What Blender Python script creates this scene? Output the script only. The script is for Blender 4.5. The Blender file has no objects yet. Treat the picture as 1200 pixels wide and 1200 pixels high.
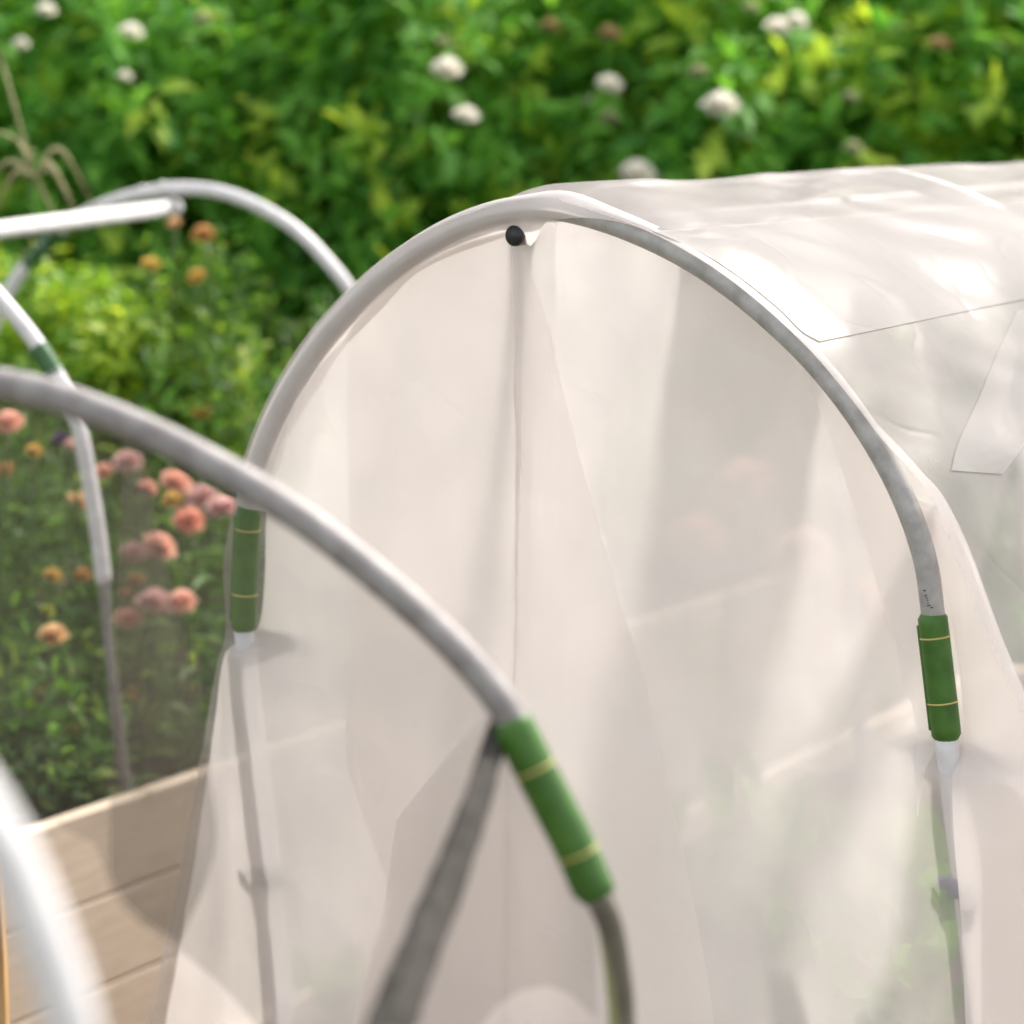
import bpy, math, random
import numpy as np
from mathutils import Vector, noise
from mathutils.bvhtree import BVHTree

random.seed(7); rng = np.random.default_rng(11)
scene = bpy.context.scene
COL = scene.collection
V = Vector
def ss(a, b, x):
    t = min(1, max(0, (x-a)/(b-a))); return t*t*(3-2*t)
# ------------------------------------------------------------------ camera geometry
CAM = V((0, 0, 1.5)); F = 2800.0; PITCH = math.radians(9.85)
FWD = V((0, math.cos(PITCH), -math.sin(PITCH))); UP = V((0, math.sin(PITCH), math.cos(PITCH))); RT = V((1, 0, 0))
def ray(px, py): return (RT*(px-600)/F + UP*(600-py)/F + FWD).normalized()
def at(px, py, Y):
    d = ray(px, py); return CAM + d*(Y/d.y)
def on_plane(px, py, P0, n):
    d = ray(px, py); return CAM + d*((P0-CAM).dot(n)/d.dot(n))
def yawdir(deg): a = math.radians(deg); return V((math.sin(a), math.cos(a), 0))
def side(n): return V((n.y, -n.x, 0))

# ------------------------------------------------------------------ object helpers
ORG = {}
def link(o, parent=None):
    COL.objects.link(o)
    if parent is not None: o.parent = parent
    return o
def tag(o, label=None, cat=None, group=None, kind=None):
    if label: o['label'] = label
    if cat: o['category'] = cat
    if group: o['group'] = group
    if kind: o['kind'] = kind
    return o
def thing(name, label, cat, loc, group=None):
    o = bpy.data.objects.new(name, None); o.empty_display_size = .05; o.location = loc
    link(o); ORG[o.name] = V(loc); return tag(o, label, cat, group)
class MB:
    def __init__(s): s.v = []; s.f = []; s.c = []
    def add(s, vs, fs):
        n = len(s.v); s.v += [V(p) for p in vs]; s.f += [tuple(i+n for i in f) for f in fs]
    def tube(s, pts, r, seg=14, caps=True, rad=None):
        pts = [V(p) for p in pts]; n = len(pts); vs = []; fs = []
        prev = None
        for i, p in enumerate(pts):
            t = (pts[min(i+1, n-1)] - pts[max(i-1, 0)]).normalized()
            if prev is None:
                a = t.cross(V((0, 0, 1)))
                if a.length < .1: a = t.cross(V((1, 0, 0)))
            else: a = prev - t*prev.dot(t)
            a.normalize(); prev = a; b = t.cross(a)
            rr = rad(i/(n-1)) if rad else r
            for k in range(seg):
                th = 2*math.pi*k/seg; vs.append(p + (a*math.cos(th)+b*math.sin(th))*rr)
        for i in range(n-1):
            for k in range(seg):
                k2 = (k+1) % seg; fs.append((i*seg+k, i*seg+k2, (i+1)*seg+k2, (i+1)*seg+k))
        if caps: fs += [tuple(range(seg))[::-1], tuple((n-1)*seg+k for k in range(seg))]
        s.add(vs, fs); return s
    def box(s, c, ax, ay, az, bev=0.0):
        c = V(c); ax = V(ax); ay = V(ay); az = V(az)
        vs = []
        for sz in (-1, 1):
            for (a, b) in ((-1, -1), (1, -1), (1, 1), (-1, 1)): vs.append(c + ax*a + ay*b + az*sz)
        s.add(vs, [(0, 3, 2, 1), (4, 5, 6, 7), (0, 1, 5, 4), (1, 2, 6, 5), (2, 3, 7, 6), (3, 0, 4, 7)]); return s
    def ball(s, c, r, seg=10, sq=(1, 1, 1)):
        c = V(c); vs = []; fs = []; rings = seg//2
        for i in range(rings+1):
            ph = math.pi*i/rings
            for k in range(seg):
                th = 2*math.pi*k/seg
                vs.append(c + V((math.sin(ph)*math.cos(th)*r*sq[0], math.sin(ph)*math.sin(th)*r*sq[1], math.cos(ph)*r*sq[2])))
        for i in range(rings):
            for k in range(seg): k2 = (k+1) % seg; fs.append((i*seg+k, (i+1)*seg+k, (i+1)*seg+k2, i*seg+k2))
        s.add(vs, fs); return s
    def build(s, name, m, parent=None, smooth=True, bevel=0, root=None):
        o0 = V((0, 0, 0))
        if parent is not None: o0 = ORG[parent.name]
        me = bpy.data.meshes.new(name)
        me.from_pydata([p-o0 for p in s.v], [], s.f)
        if smooth: me.polygons.foreach_set('use_smooth', [True]*len(me.polygons))
        me.materials.append(m); me.update()
        o = bpy.data.objects.new(name, me); link(o, parent); ORG[o.name] = o0
        if smooth and False: pass
        if bevel:
            b = o.modifiers.new('bevel', 'BEVEL'); b.width = bevel; b.segments = 2; b.limit_method = 'ANGLE'
        return o
def smooth_path(pts, step=8):
    pts = [V(p) for p in pts]; out = []
    P = [pts[0]*2-pts[1]] + pts + [pts[-1]*2-pts[-2]]
    for i in range(1, len(P)-2):
        for k in range(step):
            t = k/step; a, b, c, d = P[i-1], P[i], P[i+1], P[i+2]
            out.append(.5*((2*b) + (c-a)*t + (2*a-5*b+4*c-d)*t*t + (3*b-a-3*c+d)*t**3))
    out.append(pts[-1]); return out

# ------------------------------------------------------------------ materials
def mat(name):
    m = bpy.data.materials.new(name); m.use_nodes = True; nt = m.node_tree; nt.nodes.clear()
    out = nt.nodes.new('ShaderNodeOutputMaterial'); return m, nt, out
def N(nt, t, **kw):
    n = nt.nodes.new(t)
    for k, v in kw.items():
        if k in n.inputs: n.inputs[k].default_value = v
        else: setattr(n, k, v)
    return n
def noise_col(nt, scale, c1, c2, detail=4, lo=.35, hi=.65, vec=None, stretch=None):
    tc = N(nt, 'ShaderNodeTexCoord'); src = tc.outputs['Object']
    if stretch:
        mp = N(nt, 'ShaderNodeMapping'); mp.inputs['Scale'].default_value = stretch; nt.links.new(src, mp.inputs[0]); src = mp.outputs[0]
    nz = N(nt, 'ShaderNodeTexNoise', Scale=scale, Detail=detail); nt.links.new(src, nz.inputs['Vector'])
    cr = N(nt, 'ShaderNodeValToRGB'); cr.color_ramp.elements[0].position = lo; cr.color_ramp.elements[1].position = hi
    cr.color_ramp.elements[0].color = (*c1, 1); cr.color_ramp.elements[1].color = (*c2, 1)
    nt.links.new(nz.outputs[0], cr.inputs[0]); return cr.outputs[0], nz.outputs[0]
def simple(name, c1, c2=None, rough=.5, metal=0, scale=30, bump=0, stretch=None, spec=.5, coat=0):
    m, nt, out = mat(name); b = N(nt, 'ShaderNodeBsdfPrincipled', Roughness=rough, Metallic=metal)
    b.inputs['Specular IOR Level'].default_value = spec; b.inputs['Coat Weight'].default_value = coat
    c, f = noise_col(nt, scale, c1, c2 or tuple(x*.85 for x in c1), stretch=stretch)
    nt.links.new(c, b.inputs['Base Color'])
    if bump:
        bp = N(nt, 'ShaderNodeBump', Strength=bump, Distance=.002); nt.links.new(f, bp.inputs['Height']); nt.links.new(bp.outputs[0], b.inputs['Normal'])
    nt.links.new(b.outputs[0], out.inputs[0]); return m
def foliage_mat(name, trans=.45, rough=.45, hue=.485, sat=1.1, val=1.6):
    m, nt, out = mat(name); at_ = N(nt, 'ShaderNodeAttribute'); at_.attribute_name = 'col'
    b = N(nt, 'ShaderNodeBsdfPrincipled', Roughness=rough); b.inputs['Specular IOR Level'].default_value = .22
    nt.links.new(at_.outputs['Color'], b.inputs['Base Color'])
    hs = N(nt, 'ShaderNodeHueSaturation', Hue=hue, Saturation=sat, Value=val); nt.links.new(at_.outputs['Color'], hs.inputs['Color'])
    tr = N(nt, 'ShaderNodeBsdfTranslucent'); nt.links.new(hs.outputs[0], tr.inputs[0])
    mx = N(nt, 'ShaderNodeMixShader'); mx.inputs[0].default_value = trans
    nt.links.new(b.outputs[0], mx.inputs[1]); nt.links.new(tr.outputs[0], mx.inputs[2]); nt.links.new(mx.outputs[0], out.inputs[0]); return m
def film(name, clear, col=(.86, .83, .81), tl=.62, blur=.12, gmax=.2):
    """milky horticultural polythene: scatters, glows when lit from behind, lets a little through"""
    m, nt, out = mat(name); L = nt.links
    tc = N(nt, 'ShaderNodeTexCoord')
    nz = N(nt, 'ShaderNodeTexNoise', Scale=9.0, Detail=5.0); L.new(tc.outputs['Object'], nz.inputs['Vector'])
    mp = N(nt, 'ShaderNodeMapping'); mp.inputs['Scale'].default_value = (60, 60, 14); mp.inputs['Rotation'].default_value = (.3, .5, .2)
    L.new(tc.outputs['Object'], mp.inputs[0])
    vz = N(nt, 'ShaderNodeTexNoise', Scale=1.2, Detail=6.0); L.new(mp.outputs[0], vz.inputs['Vector'])
    bp = N(nt, 'ShaderNodeBump', Strength=.35, Distance=.004); L.new(nz.outputs[0], bp.inputs['Height'])
    bp2 = N(nt, 'ShaderNodeBump', Strength=.12, Distance=.001); L.new(vz.outputs[0], bp2.inputs['Height']); L.new(bp.outputs[0], bp2.inputs['Normal'])
    # sharp storage creases in the sheet
    nd = N(nt, 'ShaderNodeTexNoise', Scale=5.0, Detail=2.0); L.new(tc.outputs['Object'], nd.inputs['Vector'])
    mv = N(nt, 'ShaderNodeMix'); mv.data_type = 'VECTOR'; mv.inputs[0].default_value = .45; L.new(tc.outputs['Object'], mv.inputs[4]); L.new(nd.outputs[1], mv.inputs[5])
    vo = N(nt, 'ShaderNodeTexVoronoi', Scale=3.2); vo.feature = 'DISTANCE_TO_EDGE'; L.new(mv.outputs[1], vo.inputs['Vector'])
    mc = N(nt, 'ShaderNodeMapRange'); mc.inputs['From Max'].default_value = .035; L.new(vo.outputs[0], mc.inputs[0])
    bp3 = N(nt, 'ShaderNodeBump', Strength=.10, Distance=.003); L.new(mc.outputs[0], bp3.inputs['Height']); L.new(bp2.outputs[0], bp3.inputs['Normal']); bp2 = bp3
    df = N(nt, 'ShaderNodeBsdfDiffuse'); df.inputs[0].default_value = (*col, 1)
    tr = N(nt, 'ShaderNodeBsdfTranslucent'); tr.inputs[0].default_value = (*[min(1, c*1.09) for c in col], 1)
    for n in (df, tr): L.new(bp2.outputs[0], n.inputs['Normal'])
    a = N(nt, 'ShaderNodeMixShader'); a.inputs[0].default_value = tl; L.new(df.outputs[0], a.inputs[1]); L.new(tr.outputs[0], a.inputs[2])
    rf = N(nt, 'ShaderNodeBsdfTransparent'); rf.inputs[0].default_value = (.97, .965, .96, 1)
    tp = N(nt, 'ShaderNodeBsdfTransparent'); tp.inputs[0].default_value = (.97, .965, .96, 1)
    b = N(nt, 'ShaderNodeMixShader'); b.inputs[0].default_value = blur; L.new(a.outputs[0], b.inputs[1]); L.new(rf.outputs[0], b.inputs[2])
    mr = N(nt, 'ShaderNodeMapRange'); mr.inputs['From Min'].default_value = .3; mr.inputs['From Max'].default_value = .7
    mr.inputs['To Min'].default_value = clear*.75; mr.inputs['To Max'].default_value = clear*1.25; L.new(nz.outputs[0], mr.inputs[0])
    th = N(nt, 'ShaderNodeAttribute'); th.attribute_name = 'thin'; ad = N(nt, 'ShaderNodeMath'); ad.operation = 'ADD'; ad.use_clamp = True
    L.new(mr.outputs[0], ad.inputs[0]); L.new(th.outputs['Fac'], ad.inputs[1]); mr = ad
    c = N(nt, 'ShaderNodeMixShader'); L.new(mr.outputs[0], c.inputs[0]); L.new(b.outputs[0], c.inputs[1]); L.new(tp.outputs[0], c.inputs[2])
    gl = N(nt, 'ShaderNodeBsdfGlossy', Roughness=.34); L.new(bp2.outputs[0], gl.inputs['Normal'])
    lw = N(nt, 'ShaderNodeLayerWeight', Blend=.18); mg = N(nt, 'ShaderNodeMapRange'); mg.inputs['To Min'].default_value = .035; mg.inputs['To Max'].default_value = gmax
    L.new(lw.outputs['Facing'], mg.inputs[0]); lw = mg
    d = N(nt, 'ShaderNodeMixShader'); L.new(lw.outputs[0], d.inputs[0]); L.new(c.outputs[0], d.inputs[1]); L.new(gl.outputs[0], d.inputs[2])
    L.new(d.outputs[0], out.inputs[0]); return m
def netting(name, cover, col):
    m, nt, out = mat(name); L = nt.links
    tc = N(nt, 'ShaderNodeTexCoord'); nz = N(nt, 'ShaderNodeTexNoise', Scale=6.0, Detail=3.0); L.new(tc.outputs['Object'], nz.inputs['Vector'])
    mr = N(nt, 'ShaderNodeMapRange'); mr.inputs['From Min'].default_value = .3; mr.inputs['From Max'].default_value = .7
    mr.inputs['To Min'].default_value = cover*.85; mr.inputs['To Max'].default_value = cover*1.15; L.new(nz.outputs[0], mr.inputs[0])
    tp = N(nt, 'ShaderNodeBsdfTransparent'); df = N(nt, 'ShaderNodeBsdfDiffuse'); df.inputs[0].default_value = (*col, 1)
    tr = N(nt, 'ShaderNodeBsdfTranslucent'); tr.inputs[0].default_value = (*col, 1)
    a = N(nt, 'ShaderNodeMixShader'); a.inputs[0].default_value = .4; L.new(df.outputs[0], a.inputs[1]); L.new(tr.outputs[0], a.inputs[2])
    c = N(nt, 'ShaderNodeMixShader'); L.new(mr.outputs[0], c.inputs[0]); L.new(tp.outputs[0], c.inputs[1]); L.new(a.outputs[0], c.inputs[2])
    L.new(c.outputs[0], out.inputs[0]); return m

M = {}
M['pipe'] = simple('galvanised_pipe', (.42, .41, .395), (.30, .29, .275), rough=.55, metal=.15, scale=60, bump=.08)
M['dull_pipe'] = simple('weathered_pipe', (.30, .285, .28), (.20, .185, .18), rough=.58, metal=.15, scale=60, bump=.1)
M['white_pipe'] = simple('white_coated_pipe', (.68, .665, .67), (.58, .57, .57), rough=.4, scale=40)
M['green'] = simple('green_plastic', (.055, .150, .018), (.035, .105, .012), rough=.45, scale=45, spec=.4, bump=.05)
M['dark_green'] = simple('dark_green_plastic', (.04, .12, .035), (.03, .09, .03), rough=.45, scale=25)
M['band'] = simple('straw_coloured_band', (.62, .50, .16), rough=.5)
M['black'] = simple('black_rubber', (.02, .02, .022), rough=.5)
M['blue'] = simple('blue_grey_clip', (.10, .11, .20), rough=.4)
M['clampgrey'] = simple('grey_clamp', (.12, .14, .13), rough=.5)
M['screw'] = simple('zinc_screw', (.6, .6, .58), rough=.3, metal=.8)
M['board'] = simple('weathered_board', (.66, .545, .43), (.58, .47, .365), rough=.85, scale=5, bump=.3, stretch=(3, 3, 26))
nt_ = M['board'].node_tree; pb = [n for n in nt_.nodes if n.type == 'BSDF_PRINCIPLED'][0]; src_ = pb.inputs['Base Color'].links[0].from_socket
tc_ = nt_.nodes.new('ShaderNodeTexCoord'); vk = nt_.nodes.new('ShaderNodeTexVoronoi'); vk.inputs['Scale'].default_value = 6.5; nt_.links.new(tc_.outputs['Object'], vk.inputs['Vector'])
mk = nt_.nodes.new('ShaderNodeMapRange'); mk.inputs['From Min'].default_value = .07; mk.inputs['From Max'].default_value = .14; mk.inputs['To Min'].default_value = .75; mk.inputs['To Max'].default_value = 0
nt_.links.new(vk.outputs['Distance'], mk.inputs[0]); kx = nt_.nodes.new('ShaderNodeMix'); kx.data_type = 'RGBA'; kx.inputs[7].default_value = (.24, .16, .10, 1)
nt_.links.new(mk.outputs[0], kx.inputs[0]); nt_.links.new(src_, kx.inputs[6]); nt_.links.new(kx.outputs[2], pb.inputs['Base Color'])
M['post'] = simple('larch_post', (.50, .31, .13), (.34, .20, .08), rough=.7, scale=7, bump=.4, stretch=(22, 22, 1.5))
M['soil'] = simple('dark_soil', (.055, .038, .026), (.03, .02, .014), rough=.95, scale=25, bump=1)
M['path'] = simple('bark_path', (.10, .075, .05), (.05, .04, .025), rough=.9, scale=40, bump=1)
M['ground'] = simple('grass_ground', (.05, .08, .02), (.035, .055, .02), rough=.95, scale=8, bump=.6)
M['leaf'] = foliage_mat('hedge_leaf', rough=.6); M['leaf2'] = foliage_mat('soft_leaf', trans=.5)
M['petal'] = foliage_mat('petal', trans=.5, rough=.7, hue=.5, sat=.85, val=1.05)
M['stem'] = simple('green_stem', (.07, .13, .03), rough=.6); M['bark'] = simple('woody_stem', (.10, .075, .05), rough=.85)
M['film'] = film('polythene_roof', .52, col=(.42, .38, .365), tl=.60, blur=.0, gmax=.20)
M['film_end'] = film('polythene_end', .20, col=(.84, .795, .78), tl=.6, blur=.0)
M['film_fold'] = film('polythene_fold', .14, col=(.84, .80, .78), tl=.6, blur=.0)
M['film_patch'] = film('polythene_doubled', .20, col=(.45, .43, .42), tl=.6, blur=.0, gmax=.10)
M['net'] = netting('fine_mesh_netting', .30, (.10, .088, .075))
M['net2'] = netting('folded_mesh_netting', .46, (.10, .085, .07))

# ------------------------------------------------------------------ setting
def sheet(name, x0, x1, y0, y1, z, m, kind='structure', n=1):
    b = MB(); vs = []; fs = []
    for j in range(n+1):
        for i in range(n+1): vs.append(V((x0+(x1-x0)*i/n, y0+(y1-y0)*j/n, z)))
    for j in range(n):
        for i in range(n): a = j*(n+1)+i; fs.append((a, a+1, a+n+2, a+n+1))
    b.add(vs, fs); o = b.build(name, m); tag(o, kind=kind); return o
sheet('ground', -150, 150, -60, 300, 0, M['ground'])
sheet('path', -4, 5, -2, 3.4, .004, M['path'])

# ------------------------------------------------------------------ foliage builder
def leaves(name, P, D, Nn, Ln, Wd, C, m, parent=None, droop=.25):
    """P base, D direction, Nn normal (arrays n x 3); Ln,Wd lengths; C colours -> one mesh of folded leaves"""
    P = np.asarray(P); D = np.asarray(D); D = D/np.linalg.norm(D, axis=1)[:, None]
    S = np.cross(D, Nn); S /= (np.linalg.norm(S, axis=1)[:, None]+1e-9); U = np.cross(S, D)
    L = np.asarray(Ln)[:, None]; W = np.asarray(Wd)[:, None]; n = len(P)
    down = np.array([[0, 0, -1.]])
    b = P; m1 = P + D*L*.32; m2 = P + D*L*.68 + down*L*droop*.35; t = P + D*L + down*L*droop
    l1 = m1 - S*W*.46 + U*W*.16; r1 = m1 + S*W*.46 + U*W*.16; l2 = m2 - S*W*.38 + U*W*.12; r2 = m2 + S*W*.38 + U*W*.12
    vs = np.stack([b, l1, m1, r1, l2, m2, r2, t], 1).reshape(-1, 3)
    base = (np.arange(n)*8)[:, None]
    tris = np.array([[0, 1, 2, 2], [0, 2, 3, 3], [1, 4, 5, 2], [2, 5, 6, 3], [4, 7, 5, 5], [5, 7, 6, 6]])
    quads = (base + np.array([[1, 4, 5, 2]])), (base + np.array([[2, 5, 6, 3]]))
    tri = [(base + np.array([x])) for x in ([0, 1, 2], [0, 2, 3], [4, 7, 5], [5, 7, 6])]
    loops = np.concatenate([q.ravel() for q in quads] + [q.ravel() for q in tri])
    nq, ntr = 2*n, 4*n
    starts = np.concatenate([np.arange(nq)*4, nq*4 + np.arange(ntr)*3]); 
    o0 = ORG[parent.name] if parent is not None else V((0, 0, 0))
    me = bpy.data.meshes.new(name); me.vertices.add(len(vs)); me.vertices.foreach_set('co', (vs-np.array(o0)).astype(np.float32).ravel())
    me.loops.add(len(loops)); me.loops.foreach_set('vertex_index', loops.astype(np.int32))
    me.polygons.add(nq+ntr); me.polygons.foreach_set('loop_start', starts.astype(np.int32))
    me.polygons.foreach_set('use_smooth', np.ones(nq+ntr, dtype=bool))
    me.update(calc_edges=True); me.validate()
    ca = me.color_attributes.new('col', 'FLOAT_COLOR', 'POINT')
    cc = np.ones((len(vs), 4), np.float32); cc[:, :3] = np.repeat(np.asarray(C), 8, axis=0); ca.data.foreach_set('color', cc.ravel())
    me.materials.append(m); o = bpy.data.objects.new(name, me); link(o, parent); ORG[o.name] = o0; return o
def lerp(a, b, t): return np.array(a)*(1-t) + np.array(b)*t
def sprigs(centers, dirs, n_leaf, leaf_len, leaf_w, pal, sprig_len=.16, young=.15, spread=.9):
    P = []; D = []; Nn = []; L = []; W = []; C = []
    for c, d in zip(centers, dirs):
        d = d/np.linalg.norm(d); tone = rng.random(); yy = rng.random() < young
        for k in range(n_leaf):
            t = (k+rng.random()*.5)/n_leaf; p = c + d*sprig_len*(t-.5) + rng.normal(0, .012, 3)
            o = rng.normal(0, 1, 3); o -= d*o.dot(d); o /= np.linalg.norm(o)+1e-6
            dd = o*spread + d*(.3+.7*t) + np.array([0, 0, -.1])
            nn = d*.6 + np.array([0, 0, 1.]) + rng.normal(0, .35, 3)
            s = .6 + .6*rng.random()
            if t > .85: s *= .75
            P.append(p); D.append(dd); Nn.append(nn); L.append(leaf_len*s); W.append(leaf_w*s)
            base = lerp(pal[0], pal[1], np.clip(tone*.7+rng.random()*.4, 0, 1))
            if yy: base = lerp(base, pal[2], np.clip(.35+.6*t*rng.random()+.15, 0, 1))
            C.append(base)
    return P, D, Nn, L, W, C
PAL = [(.05, .19, .032), (.21, .46, .075), (.54, .66, .10)]
# ------------------------------------------------------------------ hedge shrubs
SH = []
def shrub(cx, cy, cz, rx, ry, rz, n, label, pal=PAL, young=.14, ll=.095):
    t = thing('flowering_shrub', label, 'shrub', (cx, cy, 0), 'flowering shrubs in the hedge behind the beds')
    cs = []; ds = []
    while len(cs) < n:
        d = rng.normal(0, 1, 3); d /= np.linalg.norm(d)
        if d[1] > .45 or d[2] < -.75: continue
        lump = 1 + .20*noise.noise(V(d*2.1+np.array([cx*3, cy, 0]))) + .10*noise.noise(V(d*5+np.array([cx, cy*2, 3])))
        r = lump*(1 - .45*rng.random()**1.8)
        if noise.noise(V(d*3.4+np.array([cx*1.7, 9, cy]))) < -.28 and r > .8: r = .72
        p = np.array([cx, cy, cz]) + d*np.array([rx, ry, rz])*r
        if p[2] < .05: continue
        cs.append(p); ds.append(d*np.array([1, 1, .6]) + np.array([0, 0, .55]) + rng.normal(0, .25, 3))
    P, D, Nn, L, W, C = sprigs(cs, ds, 9, ll, ll*.40, pal, young=young)
    if cy > 6.3:                                   # dense inner growth closes the view through the hedge
        for k in range(1500):
            d = rng.normal(0, 1, 3); d /= np.linalg.norm(d); q = np.array([cx, cy+.1, cz]) + d*np.array([rx*1.15, ry*.7, rz])*.80*rng.random()**.35
            if q[2] < .1: continue
            P.append(q); D.append(rng.normal(0, 1, 3)); Nn.append(np.array([0, -1, .4])+rng.normal(0, .4, 3)); L.append(.15); W.append(.075); C.append(lerp(pal[0], pal[1], rng.random()*.5))
    leaves('foliage', P, D, Nn, L, W, C, M['leaf'], t)
    b = MB()
    for k in range(7):
        a = k*.9+cx; e = V((cx+math.cos(a)*rx*.6, cy+math.sin(a)*ry*.5, cz+rz*.45*random.random()))
        b.tube(smooth_path([V((cx+.05*math.cos(a), cy+.05*math.sin(a), -.02)), V((cx, cy, cz*.4)).lerp(e, .3), e], 5), .012, 7, rad=lambda u: .016*(1-.75*u))
    b.build('stem', M['bark'], t)
    SH.append((t, V((cx, cy, cz)), V((rx, ry, rz)))); return t
def hit_shrub(px, py):
    best = None; d = ray(px, py)
    for t, c, r in SH:
        o = V(((CAM.x-c.x)/r.x, (CAM.y-c.y)/r.y, (CAM.z-c.z)/r.z)); q = V((d.x/r.x, d.y/r.y, d.z/r.z))
        A = q.dot(q); B = 2*o.dot(q); Cc = o.dot(o)-1.0; disc = B*B-4*A*Cc
        if disc < 0: continue
        s = (-B-math.sqrt(disc))/(2*A)
        if best is None or s < best[0]: best = (s, t)
    return best
def bloom_mesh(c, r, face, cols, layers=5, squash=.9):
    """layered cupped petals round a facing direction"""
    P = []; D = []; Nn = []; L = []; W = []; C = []
    f = np.array(face)/np.linalg.norm(face); a = np.cross(f, [0.1, 0.2, 1]); a /= np.linalg.norm(a); b = np.cross(f, a)
    for l in range(layers):
        k = 8 - l; open_ = .90 - l*.17
        for i in range(k):
            th = 2*math.pi*(i+.5*l+rng.random()*.3)/k; o = a*math.cos(th)+b*math.sin(th)
            d = o*open_ + f*(1-open_*.6)*squash
            P.append(np.array(c)-f*r*.1*(layers-l)+o*r*.06); D.append(d); Nn.append(f - o*.2)
            L.append(r*(1.0-.1*l)*(.9+.2*rng.random())); W.append(r*1.25); C.append(lerp(cols[0], cols[1], rng.random()*.5 + .3*(1-l/layers)))
    return P, D, Nn, L, W, C
WHITE = [(.93, .91, .86), (.90, .86, .74)]
front = [(-1.75, 5.95, .95, .62, .55, 1.15, 'hedge shrub at the far left behind the yellow tufts and ridge pole'),
         (-.98, 5.75, .92, .60, .55, 1.10, 'dark green shrub behind the bare arch with a small white flower near its top'),
         (-.22, 5.80, .95, .60, .55, 1.15, 'leafy shrub with two white roses directly above the crown of the covered tunnel'),
         (.52, 5.75, .93, .62, .55, 1.12, 'shrub with a white rose just above the near end of the tunnel roof'),
         (1.25, 5.85, .98, .60, .55, 1.18, 'yellow-green shrub rising over the right end of the tunnel roof')]
back = [(-1.55, 6.7, 1.5, .70, .6, 1.35, 'rear shrub in the upper left corner with tiny white flowers'),
        (-.75, 6.6, 1.5, .70, .6, 1.30, 'rear shrub left of centre with scattered small pale blooms'),
        (.05, 6.65, 1.5, .70, .6, 1.38, 'rear shrub in the middle with bright yellowish young shoots'),
        (.85, 6.6, 1.5, .70, .6, 1.32, 'rear shrub right of centre below the elongated white flower'),
        (1.65, 6.7, 1.5, .70, .6, 1.38, 'rear shrub in the upper right corner with bright yellow-green foliage')]
bright = [(.06, .22, .04), (.24, .50, .085), (.55, .67, .10)]
for i, s in enumerate(front): shrub(*s[:6], 820, s[6], pal=bright if i > 3 else PAL, young=[.16, .14, .22, .28, .34][i])
for i, s in enumerate(back): shrub(*s[:6], 820, s[6], pal=bright if i > 1 else PAL, young=[.2, .24, .34, .38, .42][i])
shrub_blooms = [(525, 78, 18, 0), (155, 35, 13, 0), (547, 133, 14, 0), (912, 30, 15, 0), (934, 22, 13, 0), (845, 120, 22, 0), (747, 200, 21, 0),
                (715, 97, 15, 0), (820, 82, 11, 2), (25, 50, 9, 0), (714, 136, 11, 2), (147, 88, 8, 0), (714, 38, 13, 1), (1101, 50, 12, 1),
                (55, 10, 11, 0), (238, 20, 11, 2), (1000, 172, 12, 2), (997, 112, 9, 2), (645, 28, 10, 1), (345, 383, 9, 2), (520, 48, 9, 2), (880, 8, 9, 2)]
KIND = [WHITE, [(.50, .34, .16), (.40, .28, .12)], [(.50, .52, .30), (.40, .44, .22)]]
for (px, py, pr, k) in shrub_blooms:
    h = hit_shrub(px, py)
    if not h: continue
    s, t = h; s *= .965; p = CAM + ray(px, py)*s
    f = (-ray(px, py)*.6 + V((.3*random.uniform(0, 1), 0, 1.0))).normalized()
    leaves('bloom', *bloom_mesh(p, pr/F*s*1.2, f, KIND[k]), M['petal'], t, droop=.05)

# ------------------------------------------------------------------ tunnel directions
T = yawdir(34.5); S0 = side(T)          # covered tunnel axis and its hoop plane
T2 = yawdir(19.0); T1 = yawdir(14.0)
C0P = V((.043, 2.215, 1.0)); BEDP = at(145, 938, 3.1)
# ------------------------------------------------------------------ raised bed with the flowers
def bed_pt(s, off, z): return V((BEDP.x, BEDP.y, 0)) + T*s - S0*off + V((0, 0, z))   # off = into the bed
ZB = BEDP.z
bed = thing('raised_bed', 'raised timber bed of pale weathered boards filled with peach and yellow flowers', 'raised bed', bed_pt(0, 0, 0))
for i in range(5):
    z1 = ZB - i*.124; z0 = z1-.1215
    if z0 < 0: z0 = .0
    if z1 < .02: break
    MB().box(bed_pt(.35, .0125, (z0+z1)/2), T*2.1, S0*.0125, V((0, 0, (z1-z0)/2))).build('plank', M['board'], bed, smooth=False, bevel=.003)
MB().box(bed_pt(.35, 1.25, ZB/2), T*2.1, S0*.0125, V((0, 0, ZB/2))).build('back_board', M['board'], bed, smooth=False)
for e in (-1.76, 2.46): MB().box(bed_pt(e, .63, ZB/2), T*.0125, S0*.60, V((0, 0, ZB/2))).build('end_board', M['board'], bed, smooth=False)
MB().box(bed_pt(.35, .63, ZB-.06), T*2.08, S0*.60, V((0, 0, .01))).build('soil', M['soil'], bed, smooth=False)
# near bed end: warm timber post at the lower left edge
pp = at(-12, 1100, 2.35)
post = thing('timber_post', 'warm orange-brown timber post at the lower left edge beside the white pipe', 'post', (pp.x-.012, pp.y, 0))
MB().box((pp.x-.012, pp.y, .395), V((.027, .004, 0)), V((-.004, .027, 0)), V((0, 0, .395))).build('upright', M['post'], post, smooth=False, bevel=.003)
MB().box((pp.x-.30, pp.y+.02, .62), V((.255, 0, 0)), V((0, .011, 0)), V((0, 0, .10))).build('board', M['board'], post, smooth=False, bevel=.003)

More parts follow.
